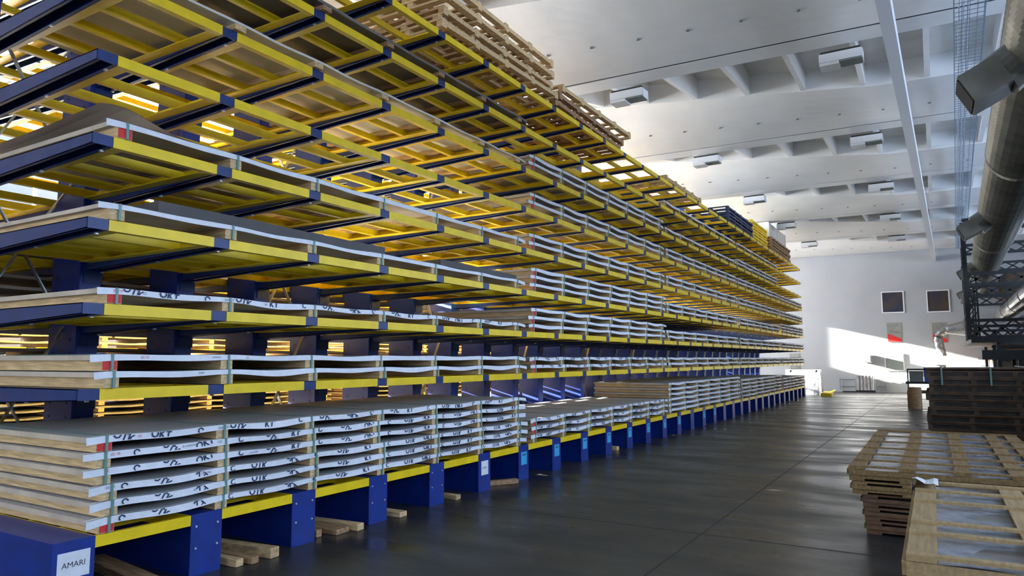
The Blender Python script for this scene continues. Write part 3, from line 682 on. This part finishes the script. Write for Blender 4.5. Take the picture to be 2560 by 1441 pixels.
for a, c in ((18, 24), (24, 28.5), (28.5, 33), (33, 38.6)):
    ribduct('duct_section', 1.80, 1.60, .26, a, c - .08, 'foil', d2, .12, .012, 20)
    t = MB(); t.tube([dpt(1.80, 1.60, c - .1), dpt(1.80, 1.60, c)], .285, 'duct', 20); t.build('duct_collar', d2)
d3 = thing('foil_duct', (0, 0, 0), 'second foil duct, lower and farther right than the slim shiny one', 'air duct')
ribduct('duct_section', 2.35, 1.25, .20, 20, 38, 'foil', d3, .12, .010, 16)
# elbow duct at the end wall
el = MB(); pts = []
for i in range(5): pts.append((1.75 - .28 * i, 38.2, 3.05 - .0 * i - .02 * i))
for i in range(1, 9): a = PI / 2 * i / 8; pts.append((.63 - .42 * math.sin(a), 38.2, 2.95 - .42 * (1 - math.cos(a)) ))
for i in range(1, 7): pts.append((.21 + .02 * i, 38.2, 2.53 - .13 * i))
el.tube(pts, [.34, .36, .34, .26, .21] + [.175 + .012 * (i % 2) for i in range(14)], 'galv', 18)
tag(el.build('elbow_duct'), 'grey exhaust duct bending downwards before the end wall', 'air duct')
eb = MB(); eb.box(-.02, .50, 38.0, 38.5, 1.35, 1.72, 'grille'); eb.box(.05, .45, 38.05, 38.45, 0, 1.35, 'grille'); tag(eb.build('exhaust_fan'), 'grey exhaust unit under the bent duct by the end wall', 'fan unit')
# steel gantry
gt = thing('steel_gantry', (0, 0, 0), 'dark lattice steel gantry standing under the ducts at right', 'gantry')
def lat(y, x0, x1, z0, z1):
    t = MB()
    for zz in (z0, z1): t.bar((x0, y, zz), (x1, y, zz), .09, .09, 'steel')
    n = 5
    for i in range(n):
        a = x0 + (x1 - x0) * i / n; b2 = x0 + (x1 - x0) * (i + 1) / n
        t.bar((a, y, z0), (b2, y, z1), .05, .05, 'steel'); t.bar((a, y, z1), (b2, y, z0), .05, .05, 'steel')
    t.build('lattice_beam', gt)
for y, zt in ((24.5, 5.05), (29.0, 4.9), (34.0, 4.8)):
    for x in (.92 + (y - 24.5) * .03, 3.6):
        t = MB(); t.bar((x, y, 2.2 if x < 2 else 0), (x, y, zt + .6), .12, .12, 'steel'); t.bar((x + .25, y, 2.2 if x < 2 else 0), (x + .25, y, 4.15), .05, .05, 'steel')
        for q in range(5): zz = 2.3 + q * .36; t.bar((x, y, zz), (x + .25, y, zz + .36), .03, .03, 'steel')
        t.build('upright', gt)
    x0 = .92 + (y - 24.5) * .03
    lat(y, x0, 3.6, zt + .37, zt + .68); lat(y, x0, 3.6, 2.25, 2.75); lat(y, x0, 3.6, 3.80, 4.12)
t = MB(); t.box(.95, 1.75, 24.3, 34.2, 2.10, 2.22, 'steel'); t.box(1.55, 1.65, 24.4, 24.5, 0, 2.1, 'steel'); t.box(1.75, 1.85, 34, 34.1, 0, 2.1, 'steel'); t.build('walkway', gt)
for x in (1.0, 3.6):
    for zz in (3.2, 4.05): t = MB(); t.bar((x, 24.5, zz), (x + .1, 34, zz - .15), .08, .08, 'steel'); t.build('side_rail', gt)
# dark blocks added to stand in for the black mass at the right
for i, (x, y, z_, a, b2, c) in enumerate(((3.8, 18.7, 0, 2.6, 2.6, 3.1), (3.6, 15.4, 0, 2.4, 3.0, 3.0))):
    t = MB(); t.box(x, x + a, y, y + b2, z_, z_ + c, 'darkwood'); [t.box(x - .03, x, y - .03, y + b2, z_ + q * c / 6, z_ + q * c / 6 + .08, 'steel') for q in range(7)]; [t.box(x - .04, x + a, y - .04, y, z_ + q * c / 6, z_ + q * c / 6 + .08, 'steel') for q in range(7)]
    tag(t.build('dark_filler_block'), ('tall added dark block beneath the shiny foil duct', 'tall added dark block nearer the camera at right wall')[i], 'filler block')

def clutter(name, x0, x1, y0, y1, z0, z1, label, cat, n=5):  # backing blocks added to darken the view behind the ducts
    t = MB(); t.box(x0, x1, y0, y1, z0, z1, 'darkwood'); R = prng(int(x0 * 9))
    for q in range(n):
        zz = z0 + (z1 - z0) * q / n; t.box(x0 - .03, x1, y0 - .05, y0, zz, zz + .07, 'steel'); a = x0 + R.random() * (x1 - x0) * .6; t.box(a, a + .7, y0 - .12, y0, zz + .07, zz + .07 + (z1 - z0) / n * .7, 'wood2' if q % 2 else 'steel')
    for x in (x0, x1 - .08): t.box(x, x + .08, y0 - .08, y0, z0, z1 + .05, 'steel')
    return tag(t.build(name), label, cat)
clutter('lower_dark_backing', 2.05, 6.6, 34.6, 38.6, 0, 2.6, 'added dark backing under the foil ducts against the end wall', 'backing')
clutter('upper_dark_backing', 2.7, 6.2, 36.0, 38.8, 3.95, 5.2, 'added dark backing above the foil ducts by the end wall', 'air casing', 2)
# ------------------------------------------------------------------ end wall fittings
sc_ = (39.3) / 37.8
def wx(x): return x * sc_
def wz(z_): return CZ + (z_ - CZ) * sc_
for i, (xa, xb, za, zb) in enumerate(((-2.02, -1.07, 3.80, 4.83), (-.16, .76, 3.77, 4.80))):
    t = MB(); xa, xb, za, zb = wx(xa), wx(xb), wz(za), wz(zb); e = .05
    for q in ((xa, xb, za, za + e), (xa, xb, zb - e, zb), (xa, xa + e, za + e, zb - e), (xb - e, xb, za + e, zb - e)): t.box(q[0], q[1], YE - .05, YE, q[2], q[3], 'white')
    wo = struct(t.build('window_%d' % wn[0])); wn[0] += 1
    p = MB(); p.box(xa + e, xb - e, YE - .02, YE - .01, za + e, zb - e, 'winglass'); p.build('pane', wo)
def poster(xa, xb, za, zb, label, mk='greyart'):
    t = MB(); t.box(xa, xb, YE - .02, YE - .002, za, zb, 'galvp'); z1 = za + (zb - za) * .28
    t.hexa([(xa + .02, YE - .024, za + .02), (xb - .02, YE - .024, za + .02), (xb - .02, YE - .02, za + .02), (xa + .02, YE - .02, za + .02),
            (xa + .02, YE - .024, z1 + .15), (xb - .02, YE - .024, z1 - .1), (xb - .02, YE - .02, z1 - .1), (xa + .02, YE - .02, z1 + .15)], 'red')
    R = prng(5)
    for k in range(14):
        a = xa + .1 + R.random() * (xb - xa - .25); c = z1 + .15 + R.random() * (zb - z1 - .25); t.box(a, a + .07, YE - .026, YE - .02, c, c + .03, 'pencil')
    tag(t.build('poster'), label, 'poster', None)
M['galvp'] = mat('poster_grey', (.27, .28, .26), .6, var=.15, scale=3)
poster(-1.92, -1.29, 2.45, 3.40, 'grey and red poster on the end wall, left of the grey bent duct')
poster(-.01, .60, 2.40, 3.35, 'grey and red poster on the end wall, half hidden by bent duct')
t = MB(); t.box(-2.10, -1.26, YE - .03, YE - .002, 1.05, 1.89, 'white'); t.box(-2.06, -1.30, YE - .035, YE - .03, 1.09, 1.85, 'grille'); tag(t.build('notice_board'), 'pale framed board in the sunlit patch on the end wall', 'board')
t = MB(); t.box(-3.06, -2.66, YE - .35, YE - .02, 1.46, 1.85, 'grille'); t.box(-3.02, -2.70, YE - .36, YE - .35, 1.50, 1.81, 'grille'); t.box(-2.9, -2.8, YE - .1, YE, 1.5, 1.8, 'galv'); tag(t.build('wall_monitor'), 'small grey monitor box mounted in the sunlit patch', 'monitor')
t = MB()
for i in range(5): t.tube([(-3.27 + .15 * i, YE - .45, .10), (-3.27 + .15 * i, YE - .45, .83)], .07, 'silver', 14)
t.box(-3.4, -2.55, YE - .6, YE - .3, .02, .10, 'steel'); tag(t.build('rolled_sheets'), 'upright shiny rolls standing on a low trolley at the end wall', 'rolls')
for i, (xa, xb) in enumerate(((-4.15, -3.45), (-2.5, -2.1))):
    t = MB()
    for zz in (.28, .62): t.tube([(xa, YE - .1, zz), (xb, YE - .1, zz)], .018, 'grille', 8)
    for x in (xa, xb): t.tube([(x, YE - .1, .1), (x, YE - .1, .68)], .02, 'grille', 8)
    tag(t.build('wall_rail'), ('grey low rail on end wall left of the shiny rolls', 'grey low rail on end wall right of the shiny rolls')[i], 'rail')
t = MB(); t.bar((-4.0, YE - .5, .03), (-3.4, YE - .5, .03), .08, .05, 'steel'); tag(t.build('floor_bar'), 'short black bar on the floor at the end wall', 'bar')
for i, (za, zb) in enumerate(((1.72, 1.92), (1.1, 1.3))):
    t = MB(); t.box(-6.5, -6.0, YE - .02, YE, za, zb, 'grille'); t.box(-6.45, -6.05, YE - .025, YE - .02, za + .03, zb - .03, 'galvp'); tag(t.build('wall_plate'), ('upper', 'lower')[i] + ' small dark plate on the end wall beyond the rack end', 'plate')
# plastic-wrapped upright load and yellow scrap at the rack's far end
t = MB(); R = prng(9)
def wrapf(u, v):
    a = 2 * PI * u; k = 1 + .04 * math.sin(9 * a) * (1 - v)
    x = max(-.75, min(.75, 1.1 * math.cos(a))) * k; y = max(-.30, min(.30, .5 * math.sin(a))) * k
    return (-5.25 + x * (1 + .06 * (1 - v) * math.sin(5 * a)), 35.2 + y, .002 + 1.12 * v)
t.grid(wrapf, 48, 10, 'plastic'); t.box(-6.0, -4.5, 34.9, 35.5, .9, 1.15, 'plastic'); tag(t.build('wrapped_load'), 'upright load in clear film just past the rack end', 'wrapped load')
t = MB(); t.grid(lambda u, v: (-4.4 + .55 * u, 33.9 + .5 * v, .14 + .12 * u * v + .02 * math.sin(8 * u)), 6, 6, 'yellow'); t.box(-4.4, -3.95, 33.9, 34.3, .002, .13, 'yellow'); tag(t.build('yellow_bin'), 'low yellow bin on the floor at the rack end', 'bin')
